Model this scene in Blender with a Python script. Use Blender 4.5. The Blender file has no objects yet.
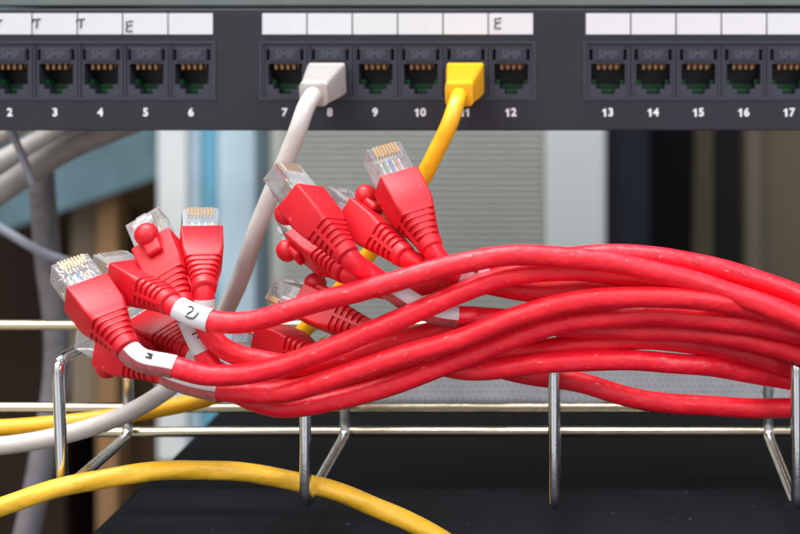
import bpy, bmesh, math, random
import numpy as np
from mathutils import Vector, Matrix, noise

random.seed(7)
np.random.seed(7)
sc = bpy.context.scene
C = sc.collection
MM = 0.001
R = math.radians

# ------------------------------------------------------------------ camera
F = 1247.0            # focal length in pixels of the 800 px wide photograph
PX, PY = 590.0, 40.0  # principal point (the photograph is an off-centre crop)
cam = bpy.data.cameras.new('camera')
cam.sensor_width = 36.0
cam.lens = F / 800 * 36.0
cam.shift_x = (400 - PX) / 800
cam.shift_y = (PY - 267) / 800
cam.clip_start = 0.01
cam.clip_end = 30.0
cam.dof.use_dof = True
cam.dof.focus_distance = 0.387
cam.dof.aperture_fstop = 8.6
cam.dof.aperture_blades = 7
cam_o = bpy.data.objects.new('camera', cam)
cam_o.rotation_euler = (R(90), 0, 0)
C.objects.link(cam_o)
sc.camera = cam_o

# ------------------------------------------------------------------ world (soft room light)
w = bpy.data.worlds.new('World')
sc.world = w
w.use_nodes = True
nt = w.node_tree
nt.nodes.clear()
wo = nt.nodes.new('ShaderNodeOutputWorld')
bg = nt.nodes.new('ShaderNodeBackground')
tc = nt.nodes.new('ShaderNodeTexCoord')
sp = nt.nodes.new('ShaderNodeSeparateXYZ')
rp = nt.nodes.new('ShaderNodeValToRGB')
mp = nt.nodes.new('ShaderNodeMapRange')
mp.inputs[1].default_value = -1
nt.links.new(tc.outputs['Generated'], sp.inputs[0])
nt.links.new(sp.outputs[2], mp.inputs[0])
nt.links.new(mp.outputs[0], rp.inputs[0])
cr = rp.color_ramp
cr.elements[0].position = 0.0
cr.elements[0].color = (0.10, 0.095, 0.09, 1)
cr.elements[1].position = 1.0
cr.elements[1].color = (1.0, 1.0, 1.0, 1)
for p_, c_ in ((0.22, (0.40, 0.39, 0.38, 1)), (0.36, (0.62, 0.62, 0.63, 1)), (0.52, (0.42, 0.42, 0.42, 1)), (0.7, (0.6, 0.62, 0.65, 1))):
    e_ = cr.elements.new(p_)
    e_.color = c_
rx = nt.nodes.new('ShaderNodeValToRGB')
mx = nt.nodes.new('ShaderNodeMapRange')
mx.inputs[1].default_value = -1
nt.links.new(sp.outputs[0], mx.inputs[0])
nt.links.new(mx.outputs[0], rx.inputs[0])
ex = rx.color_ramp.elements  # bright and dark side bands, invented for the chrome wire to reflect
ex[0].position, ex[0].color = 0.0, (0.55, 0.5, 0.42, 1)
ex[1].position, ex[1].color = 1.0, (0.9, 0.95, 1.0, 1)
for p_, v_ in ((0.09, (0.35, 0.34, 0.32)), (0.15, (1.55, 1.52, 1.45)), (0.41, (1.6, 1.6, 1.6)), (0.45, (0.8, 0.8, 0.82)), (0.52, (0.8, 0.8, 0.84)), (0.56, (1.6, 1.62, 1.7)), (0.78, (1.45, 1.5, 1.6)), (0.84, (0.3, 0.33, 0.4)), (0.93, (0.35, 0.4, 0.48))):
    e_ = ex.new(p_)
    e_.color = (*v_, 1)
mu = nt.nodes.new('ShaderNodeMix')
mu.data_type = 'RGBA'
mu.blend_type = 'MULTIPLY'
mu.inputs[0].default_value = 1.0
nt.links.new(rp.outputs[0], mu.inputs[6])
nt.links.new(rx.outputs[0], mu.inputs[7])
nt.links.new(mu.outputs[2], bg.inputs[0])
nt.links.new(bg.outputs[0], wo.inputs[0])
bg.inputs[1].default_value = 0.92


def area(name, loc, target, sx, sy, power, col=(1, 1, 1)):
    l = bpy.data.lights.new(name, 'AREA')
    l.shape = 'RECTANGLE'
    l.size = sx
    l.size_y = sy
    l.energy = power
    l.color = col
    o = bpy.data.objects.new(name, l)
    o.location = loc
    d = Vector(target) - Vector(loc)
    o.rotation_euler = d.to_track_quat('-Z', 'Y').to_euler()
    C.objects.link(o)
    return o


area('window_light', (-0.55, -0.25, 0.75), (-0.03, 0.4, -0.08), 0.9, 0.7, 9.0, (1.0, 0.98, 0.95))
area('right_fill_light', (0.65, -0.2, 0.45), (-0.03, 0.4, -0.08), 0.35, 0.5, 5.0, (0.93, 0.97, 1.0))  # fill added at the front right, no known lamp there
area('background_fill_light', (-0.3, 0.45, 0.95), (-0.12, 0.95, -0.15), 0.9, 0.3, 20.0, (0.95, 0.98, 1.0))  # added overhead to brighten the background things

sc.view_settings.view_transform = 'Standard'
sc.view_settings.look = 'None'
sc.view_settings.exposure = 0.0
sc.view_settings.gamma = 1.0
sc.render.film_transparent = False
sc.cycles.max_bounces = 10
sc.cycles.transparent_max_bounces = 24
sc.cycles.use_denoising = True


def P(x, y, D):
    """pixel of the photograph and depth in mm -> metres"""
    return Vector(((x - PX) * D / F * MM, D * MM, -(y - PY) * D / F * MM))


# ------------------------------------------------------------------ materials
def s2l(c):
    c = c / 255.0
    return c / 12.92 if c <= 0.04045 else ((c + 0.055) / 1.055) ** 2.4


def rgb(r, g, b):
    return (s2l(r), s2l(g), s2l(b), 1)


class NT:
    def __init__(s, name):
        s.m = bpy.data.materials.new(name)
        s.m.use_nodes = True
        s.t = s.m.node_tree
        s.b = s.t.nodes['Principled BSDF']
        s.out = s.t.nodes['Material Output']

    def n(s, typ, **kw):
        nd = s.t.nodes.new(typ)
        for k, v in kw.items():
            setattr(nd, k, v)
        return nd

    def l(s, a, b):
        s.t.links.new(a, b)

    def noise(s, scale, coord='Object', detail=4, rough=0.55, stretch=None):
        t = s.n('ShaderNodeTexCoord')
        n = s.n('ShaderNodeTexNoise')
        n.inputs['Scale'].default_value = scale
        n.inputs['Detail'].default_value = detail
        n.inputs['Roughness'].default_value = rough
        src = t.outputs[coord]
        if stretch:
            m = s.n('ShaderNodeMapping')
            m.inputs['Scale'].default_value = stretch
            s.l(src, m.inputs[0])
            src = m.outputs[0]
        s.l(src, n.inputs['Vector'])
        return n

    def ramp(s, src, stops):
        r = s.n('ShaderNodeValToRGB')
        el = r.color_ramp.elements
        el[0].position, el[0].color = stops[0]
        el[1].position, el[1].color = stops[-1]
        for p, c in stops[1:-1]:
            e = el.new(p)
            e.color = c
        s.l(src, r.inputs[0])
        return r

    def bump(s, src, strength, dist, prev=None):
        b = s.n('ShaderNodeBump')
        b.inputs['Strength'].default_value = strength
        b.inputs['Distance'].default_value = dist
        s.l(src, b.inputs['Height'])
        if prev:
            s.l(prev.outputs[0], b.inputs['Normal'])
        s.l(b.outputs[0], s.b.inputs['Normal'])
        return b


def g1(v):
    return (v, v, v, 1)


def mat_simple(name, col, rough=0.5, metal=0.0, var=0.12, scale=60, bump=0.15, dist=0.0003, spec=0.5):
    n = NT(name)
    nz = n.noise(scale)
    lo = tuple(c * (1 - var) for c in col[:3]) + (1,)
    hi = tuple(min(1, c * (1 + var)) for c in col[:3]) + (1,)
    r = n.ramp(nz.outputs['Fac'], [(0.3, lo), (0.7, hi)])
    n.l(r.outputs[0], n.b.inputs['Base Color'])
    n.b.inputs['Roughness'].default_value = rough
    n.b.inputs['Metallic'].default_value = metal
    n.b.inputs['Specular IOR Level'].default_value = spec
    if bump:
        n2 = n.noise(scale * 12, detail=3)
        n.bump(n2.outputs['Fac'], bump, dist)
    return n.m


def mat_jacket(name, col, rough, var=0.1, scratch=0.5, twist=0.6):
    """PVC cable jacket: u = metres along the cable, v = round it; twisted pairs show through as soft helical lumps"""
    n = NT(name)
    uv = n.n('ShaderNodeTexCoord')
    m = n.n('ShaderNodeMapping')
    m.inputs['Scale'].default_value = (1, 0.010, 1)
    n.l(uv.outputs['UV'], m.inputs[0])
    nz = n.n('ShaderNodeTexNoise')
    nz.inputs['Scale'].default_value = 90
    nz.inputs['Detail'].default_value = 3
    n.l(m.outputs[0], nz.inputs['Vector'])
    lo = tuple(c * (1 - var) for c in col[:3]) + (1,)
    hi = tuple(min(1, c * (1 + var)) for c in col[:3]) + (1,)
    r = n.ramp(nz.outputs['Fac'], [(0.3, lo), (0.7, hi)])
    # scuffs: thin pale scratches along the jacket
    m2 = n.n('ShaderNodeMapping')
    m2.inputs['Scale'].default_value = (1, 0.075, 1)
    m2.inputs['Rotation'].default_value = (0, 0, 0.12)
    n.l(uv.outputs['UV'], m2.inputs[0])
    nz2 = n.n('ShaderNodeTexNoise')
    nz2.inputs['Scale'].default_value = 210
    nz2.inputs['Detail'].default_value = 5
    nz2.inputs['Roughness'].default_value = 0.7
    nz2.inputs['Distortion'].default_value = 0.6
    n.l(m2.outputs[0], nz2.inputs['Vector'])
    sr = n.ramp(nz2.outputs['Fac'], [(0.635, g1(0)), (0.71, g1(scratch))])
    mix = n.n('ShaderNodeMix', data_type='RGBA')
    pale = tuple(0.45 * c + 0.42 for c in col[:3]) + (1,)
    n.l(sr.outputs[0], mix.inputs[0])
    n.l(r.outputs[0], mix.inputs[6])
    mix.inputs[7].default_value = pale
    n.l(mix.outputs[2], n.b.inputs['Base Color'])
    rr = n.ramp(nz.outputs['Fac'], [(0.25, g1(rough - 0.07)), (0.75, g1(rough + 0.1))])
    n.l(rr.outputs[0], n.b.inputs['Roughness'])
    n.b.inputs['Subsurface Weight'].default_value = 0.08
    n.b.inputs['Subsurface Scale'].default_value = 0.001
    n.b.inputs['Subsurface Radius'].default_value = (1.0, 0.3, 0.2)
    # bumps
    m3 = n.n('ShaderNodeMapping')
    m3.inputs['Scale'].default_value = (1, 0.02, 1)
    m3.inputs['Rotation'].default_value = (0, 0, 0.5)
    n.l(uv.outputs['UV'], m3.inputs[0])
    nz3 = n.n('ShaderNodeTexNoise')
    nz3.inputs['Scale'].default_value = 120
    nz3.inputs['Detail'].default_value = 2
    n.l(m3.outputs[0], nz3.inputs['Vector'])
    b1 = n.bump(nz3.outputs['Fac'], twist, 0.002)
    b2 = n.bump(nz2.outputs['Fac'], 0.25, 0.0006, b1)
    return n.m


def mat_clear(name, white=0.10, rough=0.06, bs=0.2, tint=(1.0, 0.985, 0.99, 1)):
    """thin-walled clear plastic: mostly see-through, glossy, edges whiten"""
    n = NT(name)
    n.b.inputs['Base Color'].default_value = (0.9, 0.9, 0.92, 1)
    n.b.inputs['Roughness'].default_value = rough
    n.b.inputs['Specular IOR Level'].default_value = 0.8
    tr = n.n('ShaderNodeBsdfTransparent')
    tr.inputs[0].default_value = tint
    gl = n.n('ShaderNodeBsdfGlossy')
    gl.inputs['Roughness'].default_value = rough
    lw = n.n('ShaderNodeLayerWeight')
    lw.inputs[0].default_value = 0.32
    nz = n.noise(500, detail=2)
    b = n.n('ShaderNodeBump')
    b.inputs['Strength'].default_value = bs
    b.inputs['Distance'].default_value = 0.0006
    n.l(nz.outputs['Fac'], b.inputs['Height'])
    n.l(b.outputs[0], gl.inputs['Normal'])
    n.l(b.outputs[0], lw.inputs['Normal'])
    m1 = n.n('ShaderNodeMixShader')
    n.l(lw.outputs['Fresnel'], m1.inputs[0])
    n.l(tr.outputs[0], m1.inputs[1])
    n.l(gl.outputs[0], m1.inputs[2])
    m2 = n.n('ShaderNodeMixShader')
    rr = n.ramp(lw.outputs['Facing'], [(0.0, g1(white)), (1.0, g1(min(1, white + 0.4)))])
    n.l(rr.outputs[0], m2.inputs[0])
    n.l(m1.outputs[0], m2.inputs[1])
    n.l(n.b.outputs[0], m2.inputs[2])
    n.l(m2.outputs[0], n.out.inputs['Surface'])
    return n.m


def mat_chrome(name, base=(0.78, 0.79, 0.80, 1)):
    n = NT(name)
    nz = n.noise(300, detail=3)
    n.b.inputs['Base Color'].default_value = base
    n.b.inputs['Metallic'].default_value = 1
    r = n.ramp(nz.outputs['Fac'], [(0.3, g1(0.12)), (0.75, g1(0.27))])
    n.l(r.outputs[0], n.b.inputs['Roughness'])
    n2 = n.noise(900, detail=2)
    n.bump(n2.outputs['Fac'], 0.08, 0.0003)
    return n.m


M = {}
RED = (0.88, 0.009, 0.028)
M['red_jacket'] = mat_jacket('red_jacket', RED, 0.36)
M['red_jacket_b'] = mat_jacket('red_jacket_dull', (0.84, 0.008, 0.024), 0.42, scratch=0.6)
M['boot'] = mat_simple('red_boot_rubber', (0.60, 0.0045, 0.014), 0.45, var=0.06, scale=200, bump=0.2, dist=0.0002)
M['white_jacket'] = mat_jacket('white_jacket', (0.53, 0.49, 0.465), 0.4, var=0.04, scratch=0.2, twist=0.2)
M['yellow_jacket'] = mat_jacket('yellow_jacket', (0.86, 0.42, 0.008), 0.32, var=0.05, scratch=0.15, twist=0.3)
M['yellow_twist'] = mat_jacket('yellow_twist', (0.85, 0.47, 0.03), 0.28, var=0.06, scratch=0.15, twist=0.5)
M['white_boot'] = mat_simple('white_boot_rubber', (0.47, 0.43, 0.41), 0.45, var=0.04, scale=200)
M['yellow_boot'] = mat_simple('yellow_boot_rubber', (0.86, 0.43, 0.005), 0.4, var=0.04, scale=200)
M['clear'] = mat_clear('clear_plastic', 0.05)
M['film'] = mat_clear('clear_film', 0.03, 0.12, 1.0)
M['gold'] = mat_simple('gold_contact', (0.60, 0.32, 0.11), 0.3, 1.0, bump=0)
M['gold_dull'] = mat_simple('copper_contact', (0.32, 0.165, 0.07), 0.4, 0.5, bump=0)
M['chrome'] = mat_chrome('chrome_wire')
M['rod'] = mat_chrome('warm_tinted_chrome', (0.66, 0.585, 0.44, 1))  # warm reflections of the surroundings put into the chrome's base colour
M['paper'] = mat_simple('white_label', (0.64, 0.64, 0.66), 0.45, var=0.03, scale=150, bump=0.1)
M['ink'] = mat_simple('black_ink', (0.02, 0.02, 0.022), 0.5, bump=0)
M['pen'] = mat_simple('pen_ink', (0.045, 0.045, 0.05), 0.6, bump=0)
M['redink'] = mat_simple('dark_print', (0.36, 0.006, 0.014), 0.5, bump=0)
M['panel'] = mat_simple('panel_paint', (0.0145, 0.016, 0.025), 0.42, var=0.1, scale=40, bump=0.3, dist=0.0003)
def specks(m, scale, thr, col):
    t = m.node_tree
    b = t.nodes['Principled BSDF']
    src = b.inputs['Base Color'].links[0].from_socket
    c = t.nodes.new('ShaderNodeTexCoord')
    n = t.nodes.new('ShaderNodeTexNoise')
    n.inputs['Scale'].default_value = scale
    n.inputs['Detail'].default_value = 2
    r = t.nodes.new('ShaderNodeValToRGB')
    r.color_ramp.elements[0].position = thr
    r.color_ramp.elements[1].position = thr + 0.04
    mx_ = t.nodes.new('ShaderNodeMix')
    mx_.data_type = 'RGBA'
    t.links.new(c.outputs['Object'], n.inputs['Vector'])
    t.links.new(n.outputs['Fac'], r.inputs[0])
    t.links.new(r.outputs[0], mx_.inputs[0])
    t.links.new(src, mx_.inputs[6])
    mx_.inputs[7].default_value = col
    t.links.new(mx_.outputs[2], b.inputs['Base Color'])


specks(M['panel'], 420, 0.735, (0.16, 0.16, 0.18, 1))
specks(M['boot'], 650, 0.725, (0.80, 0.12, 0.14, 1))
M['bezel'] = mat_simple('port_plastic', (0.034, 0.036, 0.053), 0.38, var=0.08, scale=120)
M['emboss'] = mat_simple('port_shutter', (0.030, 0.032, 0.048), 0.3, var=0.05, scale=120)
M['cavity'] = mat_simple('port_cavity', (0.012, 0.012, 0.016), 0.5, bump=0)
M['green'] = mat_simple('green_plastic', (0.0, 0.055, 0.013), 0.4, bump=0)
M['numwhite'] = mat_simple('number_print', (0.8, 0.82, 0.85), 0.5, bump=0)
for nm, c in (('orange', (0.85, 0.22, 0.05)), ('blue', (0.05, 0.22, 0.62)), ('greenw', (0.06, 0.4, 0.12)), ('brown', (0.25, 0.09, 0.04)), ('whitew', (0.8, 0.78, 0.76))):
    M['wire_' + nm] = mat_simple('wire_' + nm, c, 0.4, bump=0)
M['above'] = mat_simple('grey_paint', (0.12, 0.145, 0.14), 0.5)
M['black_case'] = mat_simple('black_case', (0.006, 0.0065, 0.009), 0.65, var=0.3, scale=25, bump=0.25, dist=0.0003, spec=0.14)
specks(M['black_case'], 450, 0.715, (0.06, 0.06, 0.07, 1))
M['vent'] = mat_simple('light_grey_metal', (0.80, 0.80, 0.84), 0.5)
M['vent_dark'] = mat_simple('vent_hole', (0.05, 0.05, 0.06), 0.7, bump=0)
M['louvre'] = mat_simple('louvre_grey', (0.29, 0.30, 0.275), 0.6, var=0.08, scale=8)
M['pale_grey'] = mat_simple('pale_grey_paint', (0.36, 0.375, 0.38), 0.6, var=0.04, scale=8)
M['navy'] = mat_simple('dark_blue_grey', (0.008, 0.009, 0.014), 0.6, spec=0.12)
M['black'] = mat_simple('black_paint', (0.003, 0.003, 0.004), 0.7, spec=0.12)
M['taupe'] = mat_simple('taupe_paint', (0.088, 0.072, 0.050), 0.8, var=0.15, scale=6, spec=0.12)
M['taupe_light'] = mat_simple('taupe_light_paint', (0.12, 0.10, 0.075), 0.8, var=0.1, scale=6, spec=0.12)
M['wallb'] = mat_simple('brown_wall', (0.055, 0.032, 0.015), 0.85, var=0.25, scale=5, spec=0.12)
M['wood'] = mat_simple('tan_wood', (0.22, 0.125, 0.06), 0.7, var=0.15, scale=6, spec=0.12)
M['wood_pale'] = mat_simple('pale_wood', (0.17, 0.13, 0.09), 0.7, var=0.15, scale=6, spec=0.12)
M['teal'] = mat_simple('teal_paint', (0.06, 0.11, 0.13), 0.5, var=0.35, scale=14)
M['white_frame'] = mat_simple('white_frame', (0.50, 0.52, 0.52), 0.6, var=0.08, scale=20)
M['ice'] = mat_simple('pale_blue', (0.34, 0.44, 0.51), 0.5, var=0.12, scale=14)
M['sky_blue'] = mat_simple('mid_blue', (0.09, 0.27, 0.37), 0.5, var=0.12, scale=14)
M['slate'] = mat_simple('slate_blue', (0.055, 0.085, 0.10), 0.5, var=0.1, scale=14)
M['beige_jacket'] = mat_jacket('beige_jacket', (0.36, 0.33, 0.31), 0.5, var=0.05, scratch=0.1)
M['grey_jacket'] = mat_jacket('grey_jacket', (0.20, 0.185, 0.20), 0.5, var=0.05, scratch=0.1)
M['pale_jacket'] = mat_jacket('pale_jacket', (0.42, 0.44, 0.52), 0.5, var=0.05, scratch=0.1)


# ------------------------------------------------------------------ object helpers
def root(name, label, cat, loc=(0, 0, 0), group=None):
    o = bpy.data.objects.new(name, None)
    o.empty_display_size = 0.01
    o.location = loc
    o['label'] = label
    o['category'] = cat
    if group:
        o['group'] = group
    C.objects.link(o)
    return o


def tag(o, label, cat, group=None):
    o['label'] = label
    o['category'] = cat
    if group:
        o['group'] = group
    return o


def world_loc(o):
    m = Vector(o.location)
    return m


def link(name, me, mats, parent=None, mat=None, smooth=False):
    """mesh -> object; if mat (4x4) is given the mesh is in local space, placed by that world matrix;
    otherwise the mesh is in world metres."""
    o = bpy.data.objects.new(name, me)
    if not me.materials:
        for m in (mats if isinstance(mats, (list, tuple)) else [mats]):
            me.materials.append(m)
    C.objects.link(o)
    W = mat if mat is not None else Matrix.Identity(4)
    WM[o] = W
    if parent is not None:
        o.parent = parent
        o.matrix_parent_inverse = Matrix.Identity(4)
        PM = WM.get(parent) or Matrix.Translation(parent.location)
        o.matrix_basis = PM.inverted() @ W
    else:
        o.matrix_basis = W
    if smooth:
        for p in me.polygons:
            p.use_smooth = True
    return o


WM = {}


def bm_mesh(bm, name, smooth=False, sharp=None):
    me = bpy.data.meshes.new(name)
    bmesh.ops.recalc_face_normals(bm, faces=bm.faces)
    if sharp:
        for e in bm.edges:
            if len(e.link_faces) == 2 and e.calc_face_angle(0) > R(sharp):
                e.smooth = False
    bm.to_mesh(me)
    bm.free()
    if smooth:
        for p in me.polygons:
            p.use_smooth = True
    return me


def add_box(bm, x0, x1, y0, y1, z0, z1, mi=0, M4=None, bev=0.0):
    vs = [Vector((x, y, z)) for x in (x0, x1) for y in (y0, y1) for z in (z0, z1)]
    if M4:
        vs = [M4 @ v for v in vs]
    v = [bm.verts.new(p) for p in vs]
    fs = []
    for idx in ((0, 1, 3, 2), (4, 6, 7, 5), (0, 4, 5, 1), (2, 3, 7, 6), (0, 2, 6, 4), (1, 5, 7, 3)):
        f = bm.faces.new([v[i] for i in idx])
        f.material_index = mi
        fs.append(f)
    if bev > 0:
        es = list({e for f in fs for e in f.edges})
        r = bmesh.ops.bevel(bm, geom=es, offset=bev, segments=2, affect='EDGES', profile=0.6)
        for f in r['faces']:
            f.material_index = mi
    return fs


def cell_solid(bm, xs, zs, filled, y0, y1, mi=0):
    """a plate in the XZ plane made of grid cells; holes where filled() is false"""
    xs = sorted(set(round(x, 7) for x in xs))
    zs = sorted(set(round(z, 7) for z in zs))
    g = {}
    vc = {}

    def V(i, j, k):
        key = (i, j, k)
        if key not in vc:
            vc[key] = bm.verts.new((xs[i], (y0, y1)[k], zs[j]))
        return vc[key]
    for i in range(len(xs) - 1):
        for j in range(len(zs) - 1):
            g[i, j] = filled((xs[i] + xs[i + 1]) / 2, (zs[j] + zs[j + 1]) / 2)
    for (i, j), f in g.items():
        if not f:
            continue
        for k in (0, 1):
            q = [V(i, j, k), V(i + 1, j, k), V(i + 1, j + 1, k), V(i, j + 1, k)]
            bm.faces.new(q if k == 0 else q[::-1]).material_index = mi
        for di, dj, a, b in ((-1, 0, (i, j), (i, j + 1)), (1, 0, (i + 1, j), (i + 1, j + 1)), (0, -1, (i, j), (i + 1, j)), (0, 1, (i, j + 1), (i + 1, j + 1))):
            if not g.get((i + di, j + dj)):
                bm.faces.new([V(*a, 0), V(*b, 0), V(*b, 1), V(*a, 1)]).material_index = mi


def text_mesh(s, size, bold=0.0, extrude=0.00003):
    cu = bpy.data.curves.new('t', 'FONT')
    cu.body = s
    cu.size = size
    cu.align_x = 'CENTER'
    cu.align_y = 'CENTER'
    cu.offset = bold
    cu.extrude = extrude
    cu.resolution_u = 4
    o = bpy.data.objects.new('t', cu)
    C.objects.link(o)
    dg = bpy.context.evaluated_depsgraph_get()
    me = bpy.data.meshes.new_from_object(o.evaluated_get(dg))
    bpy.data.objects.remove(o)
    bpy.data.curves.remove(cu)
    me.materials.clear()
    return me


# ------------------------------------------------------------------ sweeps
def catmull(pts, n_per):
    pts = [np.array(p, float) for p in pts]
    a = [2 * pts[0] - pts[1]] + pts + [2 * pts[-1] - pts[-2]]
    out = []
    for i in range(1, len(a) - 2):
        p0, p1, p2, p3 = a[i - 1:i + 3]
        # centripetal
        d = [max(1e-6, np.linalg.norm(q[:2] - r[:2]) ** 0.5) for q, r in ((p1, p0), (p2, p1), (p3, p2))]
        t0, t1, t2, t3 = 0, d[0], d[0] + d[1], sum(d)
        L = np.linalg.norm((p2 - p1)[:2])
        k = max(2, int(L / n_per))
        for j in range(k):
            t = t1 + (t2 - t1) * j / k
            A1 = (t1 - t) / (t1 - t0) * p0 + (t - t0) / (t1 - t0) * p1
            A2 = (t2 - t) / (t2 - t1) * p1 + (t - t1) / (t2 - t1) * p2
            A3 = (t3 - t) / (t3 - t2) * p2 + (t - t2) / (t3 - t2) * p3
            B1 = (t2 - t) / (t2 - t0) * A1 + (t - t0) / (t2 - t0) * A2
            B2 = (t3 - t) / (t3 - t1) * A2 + (t - t1) / (t3 - t1) * A3
            out.append((t2 - t) / (t2 - t1) * B1 + (t - t1) / (t2 - t1) * B2)
    out.append(pts[-1])
    return np.array(out)


def resample(P3, step):
    P3 = np.array(P3, float)
    d = np.r_[0, np.cumsum(np.linalg.norm(np.diff(P3, axis=0), axis=1))]
    n = max(2, int(d[-1] / step))
    s = np.linspace(0, d[-1], n + 1)
    return np.stack([np.interp(s, d, P3[:, k]) for k in range(3)], 1), s


def smooth_pts(Q, it):
    Q = Q.copy()
    for _ in range(it):
        Q[1:-1] = 0.5 * Q[1:-1] + 0.25 * (Q[:-2] + Q[2:])
    return Q


class Tube:
    """centre line with parallel-transported frames"""

    def __init__(s, pts, step=0.0015, sm=3):
        q, _ = resample(pts, step)
        q = smooth_pts(q, sm)
        s.q, s.s = resample(q, step)
        T = np.gradient(s.q, axis=0)
        T /= np.linalg.norm(T, axis=1)[:, None]
        s.T = T
        # start frame: 'a' points toward the camera as near as it can, so angle 0 faces the camera
        c = -s.q[0] / np.linalg.norm(s.q[0])
        A = []
        a = c - T[0] * c.dot(T[0])
        a /= np.linalg.norm(a)
        for i in range(len(T)):
            a = a - T[i] * a.dot(T[i])
            a /= np.linalg.norm(a)
            A.append(a.copy())
        s.A = np.array(A)
        s.B = np.cross(T, s.A)

    def at(s, d, ang, r):
        i = np.interp(d, s.s, np.arange(len(s.s)))
        i0 = int(min(max(math.floor(i), 0), len(s.s) - 2))
        f = i - i0
        p = s.q[i0] * (1 - f) + s.q[i0 + 1] * f
        a = s.A[i0] * (1 - f) + s.A[i0 + 1] * f
        b = s.B[i0] * (1 - f) + s.B[i0 + 1] * f
        return p + r * (math.cos(ang) * a + math.sin(ang) * b)

    def mesh(s, name, rad, seg=22, d0=None, d1=None, caps=True, wob=0.0, mi=None, twist=0.0):
        me = bpy.data.meshes.new(name)
        if d0 is None:
            idx = np.arange(len(s.s))
            ds = s.s
        else:
            n = max(3, int((d1 - d0) / 0.0012))
            ds = np.linspace(d0, d1, n + 1)
        verts, faces, uvs, mids = [], [], [], []
        for k, d in enumerate(ds):
            for j in range(seg):
                an = 2 * math.pi * j / seg
                r = rad
                if wob:
                    r *= 1 + wob * (noise.noise(Vector((d * 60 + rad * 999, math.cos(an) * 0.8, math.sin(an) * 0.8 + s.q[0][0] * 50))))
                if twist:
                    r *= 1 + twist * math.cos(3 * an + d * 2 * math.pi / 0.028)
                verts.append(s.at(d, an, r))
        m = len(ds)
        for k in range(m - 1):
            for j in range(seg):
                j2 = (j + 1) % seg
                faces.append((k * seg + j, k * seg + j2, (k + 1) * seg + j2, (k + 1) * seg + j))
                u0, u1 = ds[k], ds[k + 1]
                v0, v1 = j / seg, (j + 1) / seg
                uvs += [(u0, v0), (u0, v1), (u1, v1), (u1, v0)]
                mids.append(mi(ds[k], 2 * math.pi * (j + 0.5) / seg) if mi else 0)
        if caps:
            faces.append(tuple(range(seg))[::-1])
            uvs += [(0, 0)] * seg
            mids.append(0)
            faces.append(tuple((m - 1) * seg + j for j in range(seg)))
            uvs += [(0, 0)] * seg
            mids.append(0)
        me.from_pydata([tuple(v) for v in verts], [], faces)
        uvl = me.uv_layers.new(name='UVMap')
        for i, uv in enumerate(uvs):
            uvl.data[i].uv = uv
        me.polygons.foreach_set('material_index', mids)
        me.polygons.foreach_set('use_smooth', [True] * len(faces))
        me.update()
        return me

    def wrap_text(s, me, d, ang, r, flip=False):
        for v in me.vertices:
            x, y, z = v.co
            if flip:
                x, y = -x, -y
            v.co = s.at(d + x, ang + y / r, r + 0.00004 + z)

    def stroke(s, bm, pts, d, ang, r, width=0.00016):
        """pen stroke laid on the tube; pts in mm (along, round)"""
        pr = []
        P3 = [s.at(d + x * MM, ang + y * MM / r, r + 0.00005) for x, y in pts]
        flat_stroke(bm, P3, width)


def flat_stroke(bm, P3, width):
    P3 = [np.array(p, float) for p in P3]
    rings = []
    for i, p in enumerate(P3):
        t = P3[min(i + 1, len(P3) - 1)] - P3[max(i - 1, 0)]
        t /= np.linalg.norm(t) + 1e-12
        up = np.array((0, 0, 1.0)) if abs(t[2]) < 0.9 else np.array((1.0, 0, 0))
        a = np.cross(t, up)
        a /= np.linalg.norm(a)
        b = np.cross(t, a)
        rings.append([bm.verts.new(Vector(p + width * (math.cos(k * math.pi / 3) * a + math.sin(k * math.pi / 3) * b))) for k in range(6)])
    for r0, r1 in zip(rings[:-1], rings[1:]):
        for k in range(6):
            bm.faces.new((r0[k], r0[(k + 1) % 6], r1[(k + 1) % 6], r1[k]))
    bm.faces.new(rings[0][::-1])
    bm.faces.new(rings[-1])


# ================================================================== THE SETTING
def pbox(name, label, cat, x0, x1, y0, y1, D, depth, mat, bev=0.002, rot=0, struct=False, extra=None, group=None):
    """a box whose front face covers the photo rectangle at distance D (mm); depth in mm goes away from us"""
    a = P(x0, y1, D)
    b = P(x1, y0, D)
    bm = bmesh.new()
    cx, cz = (a.x + b.x) / 2, (a.z + b.z) / 2
    add_box(bm, a.x - cx, b.x - cx, 0, depth * MM, a.z - cz, b.z - cz, bev=bev)
    if extra:
        extra(bm, a.x - cx, b.x - cx, a.z - cz, b.z - cz)
    o = link(name, bm_mesh(bm, name), mat, None, Matrix.Translation((cx, a.y, cz)) @ Matrix.Rotation(R(rot), 4, 'Y'))
    if struct:
        o['kind'] = 'structure'
    else:
        tag(o, label, cat, group)
    return o


bm = bmesh.new()
add_box(bm, -1.6, 1.3, 1.35, 1.40, -1.3, 0.9)
o = link('room_wall', bm_mesh(bm, 'room_wall'), M['wallb'])
o['kind'] = 'structure'
bm = bmesh.new()
add_box(bm, -1.6, 1.3, 0.3, 1.35, -1.3, -1.25)
o = link('floor', bm_mesh(bm, 'floor'), M['navy'])
o['kind'] = 'structure'

# right part
wr = root('cupboard', 'blurred taupe cupboard far behind the right end of the patch panel', 'cupboard', P(800, 500, 1100))
a, b = P(735, 560, 1100), P(1000, -60, 1100)
bm = bmesh.new()
add_box(bm, a.x, b.x, 1.10, 1.30, a.z, b.z, bev=0.003)
link('side_panel', bm_mesh(bm, 'cupboard_panel'), M['taupe'], wr)
bm = bmesh.new()
a2, b2 = P(744, 560, 1095), P(760, -60, 1095)
add_box(bm, a2.x, b2.x, 1.085, 1.098, a.z, b.z, bev=0.002)
link('edge_strip', bm_mesh(bm, 'cupboard_edge'), M['taupe_light'], wr)

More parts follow.
